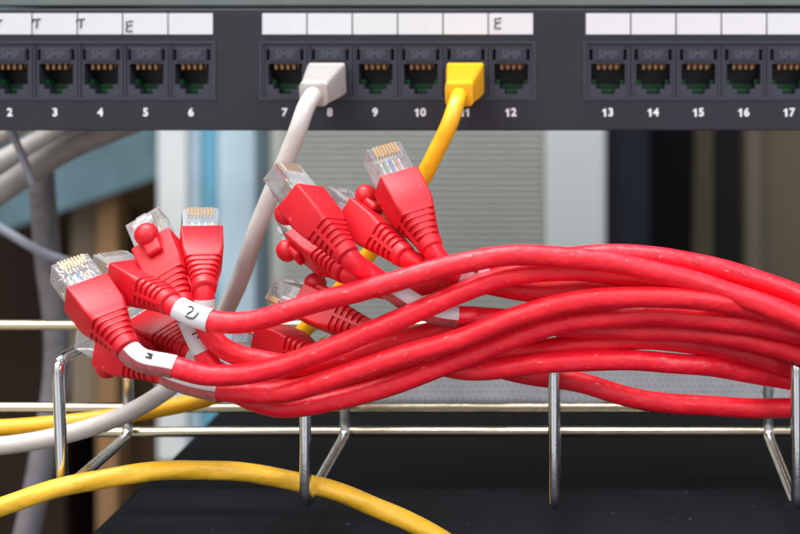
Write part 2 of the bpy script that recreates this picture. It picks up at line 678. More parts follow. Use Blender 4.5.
pbox('door_post', 'blurred taupe post between the dark cabinet and the black post', 'post', 676, 722, -60, 560, 1050, 40, M['taupe'])
pbox('metal_post', 'blurred black upright post left of the taupe cupboard', 'post', 717, 741, -60, 560, 900, 30, M['black'])
pbox('equipment_rack', 'blurred dark blue-grey rack upright right of the pale grey strip', 'rack', 604, 650, -60, 560, 900, 60, M['navy'])
pbox('storage_box', 'blurred black box right beside the dark rack upright', 'box', 646, 694, -60, 430, 960, 60, M['black'], rot=1)

# louvred cabinet with its pale frame
cab = root('louvred_cabinet', 'blurred grey-green cabinet with horizontal louvres behind the red plugs', 'cabinet', P(400, 520, 900))
a, b = P(266, 560, 900), P(548, -60, 900)
bm = bmesh.new()
add_box(bm, a.x, b.x, 0.90, 1.05, a.z, b.z, bev=0.003)
z = a.z + 0.01
while z < b.z - 0.01:
    add_box(bm, a.x + 0.012, b.x - 0.004, 0.8978, 0.8998, z, z + 0.0022)
    z += 0.0044
link('door', bm_mesh(bm, 'cabinet_door'), M['louvre'], cab)
a, b = P(545, 560, 890), P(606, -60, 890)
bm = bmesh.new()
add_box(bm, a.x, b.x, 0.89, 0.96, a.z, b.z, bev=0.003)
link('frame', bm_mesh(bm, 'cabinet_frame'), M['pale_grey'], cab)
a, b = P(254, 560, 895), P(268, -60, 895)
bm = bmesh.new()
add_box(bm, a.x, b.x, 0.895, 0.96, a.z, b.z, bev=0.003)
link('hinge_strip', bm_mesh(bm, 'cabinet_hinge'), M['slate'], cab)

# left part
pd = root('plastic_door', 'blurred pale blue and white glazed door left of the louvred cabinet', 'door', P(205, 520, 930))
for nm, x0, x1, D, m in (('frame', 157, 187, 925, 'white_frame'), ('stile', 187, 200, 932, 'ice'), ('seal', 200, 217, 936, 'sky_blue'), ('pane', 217, 256, 930, 'ice')):
    a, b = P(x0, 462, D), P(x1, -60, D)
    bm = bmesh.new()
    add_box(bm, a.x, b.x, D * MM, D * MM + 0.03, a.z, b.z, bev=0.002)
    link(nm, bm_mesh(bm, 'door_' + nm), M[m], pd)
pbox('wooden_post', 'blurred tan wooden post behind the far left red plugs', 'post', 96, 117, 182, 620, 960, 30, M['wood'])
pbox('wooden_board', 'blurred pale board left beside the tan wooden post', 'board', 70, 96, 186, 430, 975, 20, M['wood_pale'])
pbox('wooden_cupboard', 'blurred brown cupboard between the tan post and the white door frame', 'cupboard', 118, 240, 150, 640, 1000, 150, M['wallb'])
pbox('dark_cupboard', 'blurred near-black brown cupboard at the far left edge', 'cupboard', -160, 66, 205, 640, 1010, 100, mat_simple('dark_brown', (0.022, 0.013, 0.009), 0.8, spec=0.12))
pbox('wall_bracket', 'slanted blurred teal beam under the left end of the patch panel', 'beam', -60, 178, 105, 210, 942, 12, M['teal'], rot=-19)
pbox('teal_board', 'blurred teal board behind the slanted beam at upper left', 'board', -160, 160, -60, 168, 1000, 20, M['teal'])

# unit above the panel
ua = root('rack_unit', 'grey rack unit mounted just above the black patch panel', 'rack unit', P(400, 0, 455))
a, b = P(-130, 5.5, 452), P(1280, -122, 452)
bm = bmesh.new()
add_box(bm, a.x, b.x, 0.452, 0.4545, a.z, b.z, bev=0.0005)
link('faceplate', bm_mesh(bm, 'rack_unit_face'), M['above'], ua)
bm = bmesh.new()
add_box(bm, a.x + 0.02, b.x - 0.02, 0.4546, 0.60, a.z + 0.001, b.z - 0.001)
link('housing', bm_mesh(bm, 'rack_unit_body'), M['navy'], ua)

# black device below: top face 165 mm below the eye
ZT = -0.1625
xl = (-352) * (-ZT) * 1000 / (404 - PY) / 1000  # x of its left edge from the photo diagonal
dv = root('network_device', 'matt black flat device casing below the wire cable manager', 'device', (0.05, 0.45, ZT - 0.044))
bm = bmesh.new()
add_box(bm, -0.1625, 0.32, 0.30, 0.556, ZT - 0.044, ZT, bev=0.0012)
link('casing', bm_mesh(bm, 'device_casing'), M['black_case'], dv)
bm = bmesh.new()
add_box(bm, -0.1680, -0.1626, 0.41, 0.47, ZT - 0.030, ZT - 0.004, bev=0.001)
link('side_bracket', bm_mesh(bm, 'device_bracket'), M['black_case'], dv)
# perforated light grey grille behind it
gr = root('vent_grille', 'light grey perforated metal grille behind the black device', 'grille', P(520, 404, 565))
zb, zt_ = P(0, 401, 565).z, P(0, 344, 565).z
x0g, x1g = P(262, 0, 565).x, P(1000, 0, 565).x
bm = bmesh.new()
add_box(bm, x0g, x1g, 0.565, 0.567, zb, zt_, bev=0.0004)
link('panel', bm_mesh(bm, 'grille_panel'), M['vent'], gr)
bm = bmesh.new()
pz = zb + 0.0016
row = 0
while pz < zt_ - 0.0012:
    px_ = x0g + 0.0015 + (0.0016 if row % 2 else 0)
    while px_ < x1g - 0.001:
        c = [bm.verts.new((px_ + 0.00085 * math.cos(k * math.pi / 3), 0.5649, pz + 0.00085 * math.sin(k * math.pi / 3))) for k in range(6)]
        bm.faces.new(c)
        px_ += 0.0029
    pz += 0.0026
    row += 1
link('perforation', bm_mesh(bm, 'grille_holes'), M['vent_dark'], gr)
bm = bmesh.new()
add_box(bm, x0g, x1g, 0.5575, 0.5649, ZT - 0.02, zb - 0.0003, bev=0.0004)
link('sill', bm_mesh(bm, 'grille_sill'), M['black'], gr)

# ================================================================== PATCH PANEL
DP = 450.0
U = DP / F * MM   # metres per pixel at the panel
pp = root('patch_panel', 'black rack-mounted patch panel with numbered ports and white label strips', 'patch panel', P(590, 131, DP))


def px2(x, y):
    return P(x, y, DP)


groups = [(190 - 45.1 * 5, 1), (284.5, 7), (608, 13), (608 + 45.4 * 6 + 52, 19)]
PITCH = 45.3
ports = []
rects = []
for x0, n0 in groups:
    for i in range(6):
        ports.append((n0 + i, x0 + PITCH * i))
    rects.append((px2(x0 - PITCH / 2 - 1, 98.5).x, px2(x0 + PITCH * 5.5 + 1, 98.5).x, px2(0, 98.5).z, px2(0, 42).z))
yF = DP * MM
xa, xb = px2(-130, 0).x, px2(1290, 0).x
za, zb2 = px2(0, 130.5).z, px2(0, 8.5).z
bm = bmesh.new()
xs = [xa, xb] + [v for r in rects for v in r[:2]]
zs = [za, zb2, rects[0][2], rects[0][3]]
cell_solid(bm, xs, zs, lambda x, z: not any(r[0] < x < r[1] and r[2] < z < r[3] for r in rects), yF, yF + 0.002)
me = bm_mesh(bm, 'faceplate')
fp = link('faceplate', me, M['panel'], pp)
bv = fp.modifiers.new('bevel', 'BEVEL')
bv.width = 0.0005
bv.segments = 2
bv.limit_method = 'ANGLE'
# folded lower and upper lip and the tray behind
bm = bmesh.new()
add_box(bm, xa, xb, yF + 0.0021, yF + 0.012, za + 0.0002, za + 0.0014)
add_box(bm, xa, xb, yF + 0.0021, yF + 0.012, zb2 - 0.0014, zb2 - 0.0002)
add_box(bm, xa + 0.02, xb - 0.02, yF + 0.017, yF + 0.045, za + 0.004, zb2 - 0.004)
link('rear_tray', bm_mesh(bm, 'rear_tray'), M['cavity'], pp)
# thin bright rim on each group recess
for r in rects:
    bm = bmesh.new()
    t = 0.00045
    cell_solid(bm, [r[0] - t, r[0] + t, r[1] - t, r[1] + t], [r[2] - t, r[2] + t, r[3] - t, r[3] + t],
               lambda x, z: not (r[0] + t < x < r[1] - t and r[2] + t < z < r[3] - t), yF - 0.0004, yF - 0.00002)
    link('bezel', bm_mesh(bm, 'bezel'), M['bezel'], pp)

# port module (local: mm*MM, centre at px y=70.25)
hw = PITCH * U / 2 - 0.00018
zc = px2(0, 70.25).z
zh = (rects[0][3] - rects[0][2]) / 2 - 0.0003


def zl(y):
    return px2(0, y).z - zc


pm = bmesh.new()
sl = 0.0001
W1, W2, W3 = 17.0 * U, 11.8 * U, 6.5 * U
zt_o, zw, zs2, zbm = zl(63.5), zl(84.5), zl(89), zl(94)
sx0, sx1, sz0, sz1 = 15.6 * U, 18.4 * U, zl(60), zl(49)


def filled(x, z):
    ax = abs(x)
    if zw < z < zt_o and ax < W1:
        return False
    if zs2 < z < zw and ax < W2:
        return False
    if zbm < z < zs2 and ax < W3:
        return False
    if sz0 < z < sz1 and sx0 < ax < sx1:
        return False
    return True


cell_solid(pm, [-hw, hw, -W1, W1, -W2, W2, -W3, W3, -sx0, sx0, -sx1, sx1], [-zh, zh, zt_o, zw, zs2, zbm, sz0, sz1], filled, 0.0008, 0.0120)
# raised side ridges that catch the light
add_box(pm, -hw, -hw + 0.0007, 0.0001, 0.00079, -zh, zh)
add_box(pm, hw - 0.0007, hw, 0.0001, 0.00079, -zh, zh)
port_me = bm_mesh(pm, 'port_housing')
port_me.materials.append(M['bezel'])
bm = bmesh.new()
add_box(bm, -sx0 + 0.0003, sx0 - 0.0003, 0.0003, 0.00078, zl(61), zl(48), bev=0.0002)
shut_me = bm_mesh(bm, 'shutter')
shut_me.materials.append(M['emboss'])
bm = bmesh.new()
add_box(bm, -hw, hw, 0.0121, 0.0130, -zh, zh)
add_box(bm, -W1, W1, 0.0085, 0.0120, zl(68), zt_o - 0.0001)
back_me = bm_mesh(bm, 'port_back')
back_me.materials.append(M['cavity'])
bm = bmesh.new()
for i in range(8):
    cx = (-3.2 + i) * 1.08 * MM
    if i % 2 == 0:
        v = 0
        add_box(bm, cx - 0.00042, cx + 0.00042, 0.0016, 0.0070, zl(69.5), zl(64), bev=0.00015)
    else:
        add_box(bm, cx - 0.00025, cx + 0.00025, 0.0035, 0.0080, zl(68), zl(64))
pin_me = bm_mesh(bm, 'contacts')
pin_me.materials.append(M['gold_dull'])
bm = bmesh.new()
add_box(bm, -W1 + 0.0003, -W2 - 0.0002, 0.0050, 0.0116, zl(84.2), zl(80))
add_box(bm, W2 + 0.0002, W1 - 0.0003, 0.0050, 0.0116, zl(84.2), zl(80))
add_box(bm, -W2 + 0.0003, W2 - 0.0003, 0.0090, 0.0116, zl(88.8), zl(84.6))
add_box(bm, -W3 + 0.0003, W3 - 0.0003, 0.0060, 0.0116, zl(93), zl(89.2))
green_me = bm_mesh(bm, 'green_carrier')
green_me.materials.append(M['green'])
smp_me = text_mesh('SMP', 0.0040, 0.00006, 0.0001)
smp_me.materials.append(M['numwhite'])
M['smp'] = mat_simple('relief_letter', (0.075, 0.078, 0.11), 0.35, bump=0)
smp_me.materials[0] = M['smp']
RX = Matrix.Rotation(R(90), 4, 'X')


def number_mesh(n):
    t = str(n)
    if not t.startswith('1'):
        return text_mesh(t, 0.0040, 0.00013)
    bm = bmesh.new()
    x = -0.0012
    h = 0.00145
    pts = [(x - 0.0002, -h), (x + 0.0005, -h), (x + 0.0005, h), (x, h), (x - 0.00085, h - 0.0007), (x - 0.00085, h - 0.0012), (x - 0.0002, h - 0.00085)]
    offs_ = [0.0] if t != '11' else [0.0, 0.0019]
    if len(t) == 1:
        offs_ = [0.0012]
    for o_ in offs_:
        vs = [bm.verts.new((a + o_, b, 0.00003)) for a, b in pts]
        bm.faces.new(vs)
    if len(t) > 1 and t != '11':
        m2 = text_mesh(t[1], 0.0040, 0.00013)
        for v in m2.vertices:
            v.co.x += 0.0010
        bm.from_mesh(m2)
    me = bpy.data.meshes.new('number')
    bm.to_mesh(me)
    bm.free()
    return me


for n, x in ports:
    T = Matrix.Translation((px2(x, 0).x, yF, zc))
    po = link('port', port_me, None, pp, T)
    link('shutter', shut_me, None, po, T)
    link('port_back', back_me, None, po, T)
    link('contacts', pin_me, None, po, T)
    link('wire_carrier', green_me, None, po, T)
    link('relief_letters', smp_me, None, po, T @ Matrix.Translation((0, 0.00025, zl(54.5))) @ RX)
    tm = number_mesh(n)
    link('port_number', tm, M['numwhite'], pp, Matrix.Translation((px2(x, 0).x, yF - 0.00006, px2(0, 112.5).z)) @ RX)
    bm = bmesh.new()
    add_box(bm, -PITCH * U / 2 + 0.00022, PITCH * U / 2 - 0.00022, -0.00045, -0.0001, zl(34.3), zl(13.2), bev=0.0001)
    link('label_card', bm_mesh(bm, 'label_card'), M['paper'], pp, T)


def hand(strokes, cx, cy, sc_=1.0):
    bm = bmesh.new()
    for st in strokes:
        pts = [P(cx + a * sc_, cy + b * sc_, DP) + Vector((0, -0.00055, 0)) for a, b in st]
        flat_stroke(bm, pts, 0.0003)
    link('handwriting', bm_mesh(bm, 'handwriting'), M['pen'], pp)


Tst = [[(-4, -4), (-1, -3.6), (3.5, -4.2)], [(-0.5, -4), (0, 0), (-0.8, 5)], [(-4, -4), (-4.5, -1)]]
Est = [[(3.5, -5), (0, -4.6), (-3, -4.6), (-2.2, 0), (-3.2, 5), (0, 5.2), (3, 5)], [(-2.4, -0.2), (0.5, -0.4), (2.8, -1)]]
hand(Tst, 38, 23)
hand(Tst, 82, 23)
hand([[(-4, -3.5), (2, -4.2)], [(-1, -4), (-1.2, -1)]], 1, 24)
hand(Est, 130, 26)
hand(Est, 498, 23)


# ================================================================== WIRE CABLE MANAGER
wm = root('wire_cable_manager', 'chrome wire cable manager with open rings below the patch panel', 'cable manager', P(550, 433, 450))
WR = 0.00185
for y, D in ((325, 452), (407.5, 456), (432, 451)):
    a, b = P(-140, y, D), P(1200, y, D)
    tb = Tube([tuple(a), tuple(b)], 0.02, 0)
    link('rod', tb.mesh('rod', WR * 0.97, 16), M['rod'], wm)


def ring(xt_, yt, xb_, yb, xr):
    """closed rounded loop: front top, front bottom, rear bottom, rear top"""
    c = [P(xt_, yt, 390), P(xb_, yb, 390), Vector((P(xr, 0, 447).x, 0.447, P(0, 436, 447).z)), Vector((P(xr, 0, 447).x, 0.447, P(0, 322, 447).z))]
    pts = []
    r = 0.0045
    for i in range(4):
        p, q, n_ = c[i - 1], c[i], c[(i + 1) % 4]
        d1 = (p - q).normalized()
        d2 = (n_ - q).normalized()
        for k in range(7):
            t = k / 6
            A = q + d1 * r * (1 - t) ** 2
            pts.append(q + d1 * r * (1 - t) ** 2 + d2 * r * t ** 2)
    pts = pts[3:] + pts[:4]
    tb = Tube([tuple(p) for p in pts], 0.0007, 1)
    link('ring', tb.mesh('ring', WR, 18), M['chrome'], wm)


ring(57.5, 361, 63, 492, 128)
ring(305, 361, 305.5, 505, 345)
ring(554, 361, 554, 509, 555.5)
ring(796, 361, 797, 509, 768)
ring(1040, 361, 1040, 509, 980)

# ================================================================== PLUG PIECES (shared meshes, local: Z = tip, X = width, Y = contact side)


def rrect(hx, hy, r, n=6):
    r = min(r, hx, hy)
    out = []
    for cx, cy, a0 in ((hx - r, hy - r, 0), (-hx + r, hy - r, 90), (-hx + r, -hy + r, 180), (hx - r, -hy + r, 270)):
        for k in range(n + 1):
            a = R(a0 + 90 * k / n)
            out.append((cx + r * math.cos(a), cy + r * math.sin(a)))
    return out


def loft(bm, secs, mi=0):
    rings = []
    for z, hx, hy, r in secs:
        rings.append([bm.verts.new((x * MM, y * MM, z * MM)) for x, y in rrect(hx, hy, r)])
    n = len(rings[0])
    for a, b in zip(rings[:-1], rings[1:]):
        for k in range(n):
            f = bm.faces.new((a[k], a[(k + 1) % n], b[(k + 1) % n], b[k]))
            f.smooth = True
            f.material_index = mi
    bm.faces.new(rings[0][::-1])
    bm.faces.new(rings[-1])
    return rings


def make_boot():
    bm = bmesh.new()
    secs = [(-0.6, 3.2, 3.2, 3.2), (-0.3, 3.7, 3.6, 3.6), (1.6, 3.9, 3.8, 3.6)]

    def prof(z):
        f = min(1, max(0, (z - 1.6) / 13.4))
        f = f * f * (3 - 2 * f) * 0.45 + f * 0.55
        return 3.9 + 2.35 * f, 3.8 + 1.35 * f, 3.6 - 2.8 * f
    z = 2.0
    for i in range(5):
        for dz, g, g2 in ((0, 0, 0), (0.12, 0.95, 0.32), (0.85, 0.95, 0.32), (0.97, 0, 0), (1.45, 0.06, 0.1)):
            hx, hy, rr = prof(z + dz)
            secs.append((z + dz, hx - g, hy - g2, rr))
        z += 1.95
    for zz in (12.4, 13.5, 15.0):
        secs.append((zz,) + prof(zz))
    secs += [(25.0, 6.5, 5.2, 0.6), (25.4, 6.2, 4.9, 0.6)]
    loft(bm, secs)
    # spines joining the ribs on the narrow sides
    for s in (-1, 1):
        x0_, x1_ = s * 2.8 * MM, s * 4.02 * MM
        Ms = Matrix.Translation((0, 0, 2.0 * MM)) @ Matrix.Rotation(math.atan2(s * 1.75, 9.5), 4, 'Y')
        add_box(bm, x0_, x1_, -0.5 * MM, 0.5 * MM, 0, 9.8 * MM, M4=Ms)
    me = bm_mesh(bm, 'boot', sharp=38)
    return me


boot_me = make_boot()


def make_guard():
    bm = bmesh.new()
    bmesh.ops.create_uvsphere(bm, u_segments=24, v_segments=16, radius=0.0037, matrix=Matrix.Translation((0, -0.0071, 0.0255)) @ Matrix.Diagonal((1.0, 0.9, 1.0, 1)))
    add_box(bm, -2.6 * MM, 2.6 * MM, -7.4 * MM, -5.0 * MM, 18.0 * MM, 25.5 * MM, bev=0.001)
    return bm_mesh(bm, 'snag_guard', True)


guard_me = make_guard()


def make_plug():
    bm = bmesh.new()
    # clear shell, hollow for the wires, open towards the boot
    o = 5.75
    add_box(bm, -o * MM, o * MM, -3.3 * MM, 4.0 * MM, 22.0 * MM, 38.0 * MM, bev=0.0004)
    # inner channel surfaces
    add_box(bm, -4.7 * MM, 4.7 * MM, -1.4 * MM, 2.6 * MM, 22.3 * MM, 31.5 * MM, bev=0.0003)
    # cross bar and side rails
    add_box(bm, -4.9 * MM, 4.9 * MM, -3.9 * MM, -3.32 * MM, 26 * MM, 28.5 * MM, bev=0.0002)
    for i in range(9):
        x = (-4 + i) * 1.02
        add_box(bm, (x - 0.12) * MM, (x + 0.12) * MM, 4.02 * MM, 4.35 * MM, 32.2 * MM, 37.9 * MM)
    # latch
    Ml = Matrix.Translation((0, -3.4 * MM, 37.2 * MM)) @ Matrix.Rotation(R(-13), 4, 'X')
    add_box(bm, -1.6 * MM, 1.6 * MM, -1.0 * MM, 0, -13.5 * MM, 0, M4=Ml)
    add_box(bm, -3.1 * MM, 3.1 * MM, -1.0 * MM, 0, -5.0 * MM, -1.2 * MM, M4=Ml @ Matrix.Translation((0, 0.0002, 0)))
    return bm_mesh(bm, 'clear_plug')


plug_me = make_plug()


def make_contacts():
    bm = bmesh.new()
    for i in range(8):
        x = (-3.5 + i) * 1.02
        add_box(bm, (x - 0.22) * MM, (x + 0.22) * MM, 2.2 * MM, 4.25 * MM, 34.3 * MM, 38.15 * MM, bev=0.00008)
    return bm_mesh(bm, 'contacts')


pc_me = make_contacts()
pc_me.materials.append(M['gold'])
plug_me.materials.append(M['clear'])
guard_me.materials.append(M['boot'])
boot_me.materials.append(M['boot'])


def make_wires():
    bm = bmesh.new()
    order = [1, 0, 1, 2, 1, 3, 1, 4]
    for i in range(8):
        x1 = (-3.5 + i) * 1.02
        x0 = x1 * 0.75 + 0.35 * math.sin(i * 2.1)
        mi = (4, 0, 4, 1, 4, 2, 4, 3)[i]
        r = 0.43
        prev = None
        for z, x, y in ((22.2, x0, 0.3 * math.sin(i * 1.7)), (26, (x0 + x1) / 2, 0.4), (29, x1, 0.9), (33.5, x1, 1.2)):
            ringv = [bm.verts.new(((x + r * math.cos(k * math.pi / 4)) * MM, (y + r * math.sin(k * math.pi / 4)) * MM, z * MM)) for k in range(8)]
            if prev:
                for k in range(8):
                    f = bm.faces.new((prev[k], prev[(k + 1) % 8], ringv[(k + 1) % 8], ringv[k]))
                    f.material_index = mi
                    f.smooth = True
            prev = ringv
    # grey-white core sheath end
    me = bm_mesh(bm, 'wires')
    for k in ('orange', 'blue', 'greenw', 'brown', 'whitew'):
        me.materials.append(M['wire_' + k])
    return me


wire_me = make_wires()

# ================================================================== RED CABLES
CR = 3.15   # jacket radius mm
BL = 25.0

# name: front of boot px, tail of boot px, tail depth, tip nearer(+1)/farther(-1), roll, path
reds = {
    'L1': dict(f=(86, 292), t=(127, 348), D=366, s=-1, roll=26, guard=True,
               path=[(172, 366, 367), (200, 374, 368), (228, 376, 369), (256, 373, 370), (284, 365, 371), (312, 355, 372), (348, 341.5, 373), (376, 329.5, 374), (404, 317, 375), (432, 305, 376), (460, 293, 377), (480, 285, 378), (504, 277, 379), (532, 272, 380), (580, 271, 381), (634, 278, 381), (671, 287, 382), (720, 301, 383), (760, 316, 384), (800, 331, 385), (900, 365, 388)],
               label='red network cable with wrapped label, plug farthest left of all', lab=(0, 15), mark='3'),
    'L2': dict(f=(127, 276), t=(170, 303), D=374, s=-1, roll=55, guard=True,
               path=[(195, 316, 371), (215, 322, 368), (242, 322.5, 366), (270, 317, 366), (298, 309, 366), (322, 301, 366), (348, 294, 366), (376, 287, 366), (404, 280, 367), (432, 271, 368), (448, 266, 369), (476, 259.5, 370), (504, 256, 371), (540, 256, 372), (596, 260, 373), (634, 266, 374), (671, 275, 375), (697, 283, 376), (735, 295, 377), (772, 308, 378), (800, 319, 379), (900, 355, 382)],
               label='topmost red network cable of the left plugs, crossing in front of the others', lab=(3, 14), mark='2'),
    'L3': dict(f=(157, 246), t=(183, 306), D=378, s=-1, roll=168, guard=True,
               path=[(190, 322, 385), (200, 345, 384), (214, 372, 383), (236, 392, 382), (262, 403, 380), (284, 407, 378), (312, 405.5, 377), (340, 400.5, 377), (376, 390, 377), (404, 381, 377), (432, 371, 377), (460, 360, 377), (480, 352, 377), (504, 342, 377), (532, 331, 377), (560, 323, 377), (615, 317, 377), (652, 314, 378), (697, 317, 379), (735, 322, 380), (772, 328, 382), (800, 335, 383), (900, 360, 388)],
               label='red network cable whose plug boot shows its round snag guard at upper left', lab=(3, 16), mark='7'),
    'L4': dict(f=(201, 239), t=(204, 289), D=380, s=-1, roll=6, guard=False,
               path=[(203, 312, 382), (206, 330, 383), (220, 347, 382), (240, 356, 382), (270, 362, 382), (300, 366, 382), (330, 362, 383), (360, 353, 383), (400, 341, 384), (440, 330, 385), (480, 318, 385), (520, 321, 386), (570, 328, 386), (615, 329, 386), (652, 331, 386), (700, 333, 386), (735, 338, 386), (772, 346, 387), (800, 353, 388), (900, 385, 392)],
               label='red network cable with boot standing upright in front of the blue door', lab=(2, 9), mark='c'),
    'L5': dict(f=(147, 325), t=(187, 350), D=392, s=-1, roll=30, guard=False,
               path=[(200, 360, 390), (220, 374, 388), (250, 380, 387), (290, 382, 386), (330, 381, 386), (370, 374, 386), (410, 362, 387), (450, 359, 388), (480, 357, 388), (504, 354, 388), (532, 351, 388), (577, 345, 388), (615, 342, 388), (652, 340, 388), (697, 344, 389), (735, 351, 392), (772, 361, 395), (800, 370, 398), (900, 400, 402)],
               label='red network cable with dim boot tucked behind the two front left plugs', lab=(2, 12), mark='c'),
    'L6': dict(f=(112, 347), t=(160, 372), D=384, s=-1, roll=60, guard=True,
               path=[(185, 383, 381), (205, 388, 377), (228, 391.5, 375), (256, 393.5, 373), (284, 391.5, 372), (312, 385, 371), (340, 376.5, 371), (376, 365, 371), (404, 355, 371), (432, 346.5, 371), (460, 338, 371), (480, 331, 371), (504, 321, 371), (532, 311, 371), (560, 303.5, 372), (590, 299, 373), (630, 297, 374), (670, 297.5, 375), (700, 299, 376), (735, 304, 377), (772, 314, 379), (800, 323, 380), (900, 355, 384)],
               label='red network cable with lowest left boot, under the far left plug', lab=(3, 22), mark=None),
    'C1': dict(f=(301, 198), t=(347, 255), D=368, s=-1, roll=64, guard=True,
               path=[(362, 268, 373), (378, 280, 378), (400, 296, 381), (425, 310, 383), (450, 316, 384), (476, 317, 385), (505, 320, 387), (530, 323, 388), (560, 325, 389), (615, 324, 389), (652, 324, 389), (697, 326, 389), (735, 332, 390), (772, 341, 391), (800, 349, 391), (900, 378, 395)],
               label='red network cable with clear plug leaning beside the white cable', lab=(14, 40), mark=None),
    'C2': dict(f=(356, 216), t=(404, 256), D=374, s=-1, roll=-105, guard=True,
               path=[(425, 264, 381), (446, 274, 384), (470, 279, 385), (504, 288, 386), (532, 292.5, 387), (577, 290, 387), (615, 288.5, 387), (652, 292, 387), (700, 300, 388), (760, 318, 390), (800, 335, 390), (900, 370, 394)],
               label='red network cable with round snag guard just left of the tallest clear plug', lab=(5, 10), mark=None),
    'C3': dict(f=(396, 181), t=(431, 247), D=374, s=-1, roll=26, guard=False,
               path=[(440, 263, 379), (460, 273, 382), (490, 271, 383), (530, 261, 383), (570, 257, 383), (610, 254.5, 383), (640, 255, 383), (670, 258, 383), (697, 263, 383), (735, 272, 383), (772, 285, 383), (800, 296, 383), (900, 335, 385)],
               label='red network cable with the highest clear plug, nearest the yellow cable', lab=(12, 21), mark=None, text=True),
    'C4': dict(f=(306, 238), t=(345, 272), D=384, s=-1, roll=105, guard=True,
               path=[(362, 283, 389), (385, 290, 389), (410, 288, 388), (434, 282, 388), (460, 275, 388), (490, 268, 389), (520, 267, 390), (570, 266, 390), (640, 266, 390), (700, 278, 391), (760, 300, 391), (800, 318, 391), (900, 350, 394)],
               label='red network cable whose round guard hangs below the leaning clear plug', lab=None, mark=None),
    'C5': dict(f=(306, 304), t=(368, 331), D=390, s=-1, roll=-85, guard=True,
               path=[(380, 334, 390), (400, 345, 389), (425, 358, 387), (450, 368, 385), (480, 371, 383), (504, 368, 382), (532, 364, 381), (577, 361, 381), (615, 360.5, 382), (652, 362, 384), (700, 365, 388), (735, 370, 393), (772, 377, 399), (800, 383, 402), (900, 405, 408)],
               label='red network cable with half hidden plug under the crossing cable', lab=None, mark=None),
    'C6': dict(f=(268, 340), t=(318, 358), D=396, s=-1, roll=75, guard=False,
               path=[(330, 366, 395), (345, 384, 392), (376, 379, 388), (404, 370, 387), (440, 362, 388), (480, 362, 392), (510, 372, 397), (540, 377, 399), (560, 379, 399), (577, 382, 399), (615, 393, 399), (652, 401, 399), (697, 405.5, 399), (735, 407.5, 400), (800, 408, 401), (900, 405, 404)],
               label='lowest red network cable, sagging below the bundle at right', lab=(12, 40), mark=None),
}

# ---- poses
for k, c in reds.items():
    T = P(c['t'][0], c['t'][1], c['D'])
    best = None
    for d in np.arange(-26, 26.1, 0.5):
        if c['s'] * d > 0:
            d_ = -d
        else:
            d_ = d
        Q = P(c['f'][0], c['f'][1], c['D'] + d_)
        e = abs((Q - T).length - BL * MM)
        if best is None or e < best[0]:
            best = (e, Q)
    u = (best[1] - T).normalized()
    cv = (-T).normalized()
    n0 = (cv - u * cv.dot(u)).normalized()
    nn = Matrix.Rotation(R(c['roll']), 4, u) @ n0
    ww = nn.cross(u)
    Mx = Matrix((ww, nn, u)).transposed().to_4x4()
    c['M'] = Matrix.Translation(T) @ Mx
    c['u'] = u
    c['T'] = T


def proj(v):
    D = v.y / MM
    return (PX + v.x / MM * F / D, PY - v.z / MM * F / D, D)


# ---- centre lines in (px, py, D), then push apart in depth
names = list(reds)
lines = []
for k in names:
    c = reds[k]
    st = [proj(c['T'] + c['u'] * 0.004), proj(c['T']), proj(c['T'] - c['u'] * 0.005)]
    L_ = catmull(st + c['path'], 7)
    for q_ in range(len(L_)):
        k_ = min(1, max(0, (q_ - 6) / 8))
        L_[q_, 1] += k_ * 2.0 * noise.noise(Vector((L_[q_, 0] / 55.0, len(lines) * 7.3, 0)))
    lines.append(L_)
fixed = []
for c in reds.values():
    for i in range(2, 7):
        fixed.append(((c['T'] + c['u'] * i * 0.004) / MM, 5.6, c))
fx = []
for (xt_, yt) in ((57.5, 361), (305.5, 361), (554, 361), (797, 361)):
    for i in range(25):
        fx.append((P(xt_, 361 + 6 * i, 390) / MM, 1.9))
        a, b = P(xt_, 361, 390), None
offs = np.cumsum([0] + [len(l) for l in lines])
A = np.concatenate(lines)
own = np.concatenate([[i] * len(l) for i, l in enumerate(lines)])
pin = np.concatenate([np.clip((np.arange(len(l)) - 3) / 5.0, 0, 1) for l in lines])
hint = A[:, 2].copy()
lat = np.stack([(A[:, 0] - PX) / F, -(A[:, 1] - PY) / F], 1)
nF = len(fixed)
FP = np.array([tuple(f[0]) for f in fixed])
FR = np.array([f[1] for f in fixed])
FO = np.array([names.index([k for k in names if reds[k] is f[2]][0]) for f in fixed])
GP = np.array([tuple(f[0]) for f in fx])
GR = np.array([f[1] for f in fx])
GO = np.full(len(fx), -1)
FP = np.concatenate([FP, GP])
FR = np.concatenate([FR, GR])
FO = np.concatenate([FO, GO])
tiny = np.sign(hint[:, None] - hint[None, :] + (own[:, None] - own[None, :]) * 1e-3)
same = own[:, None] == own[None, :]
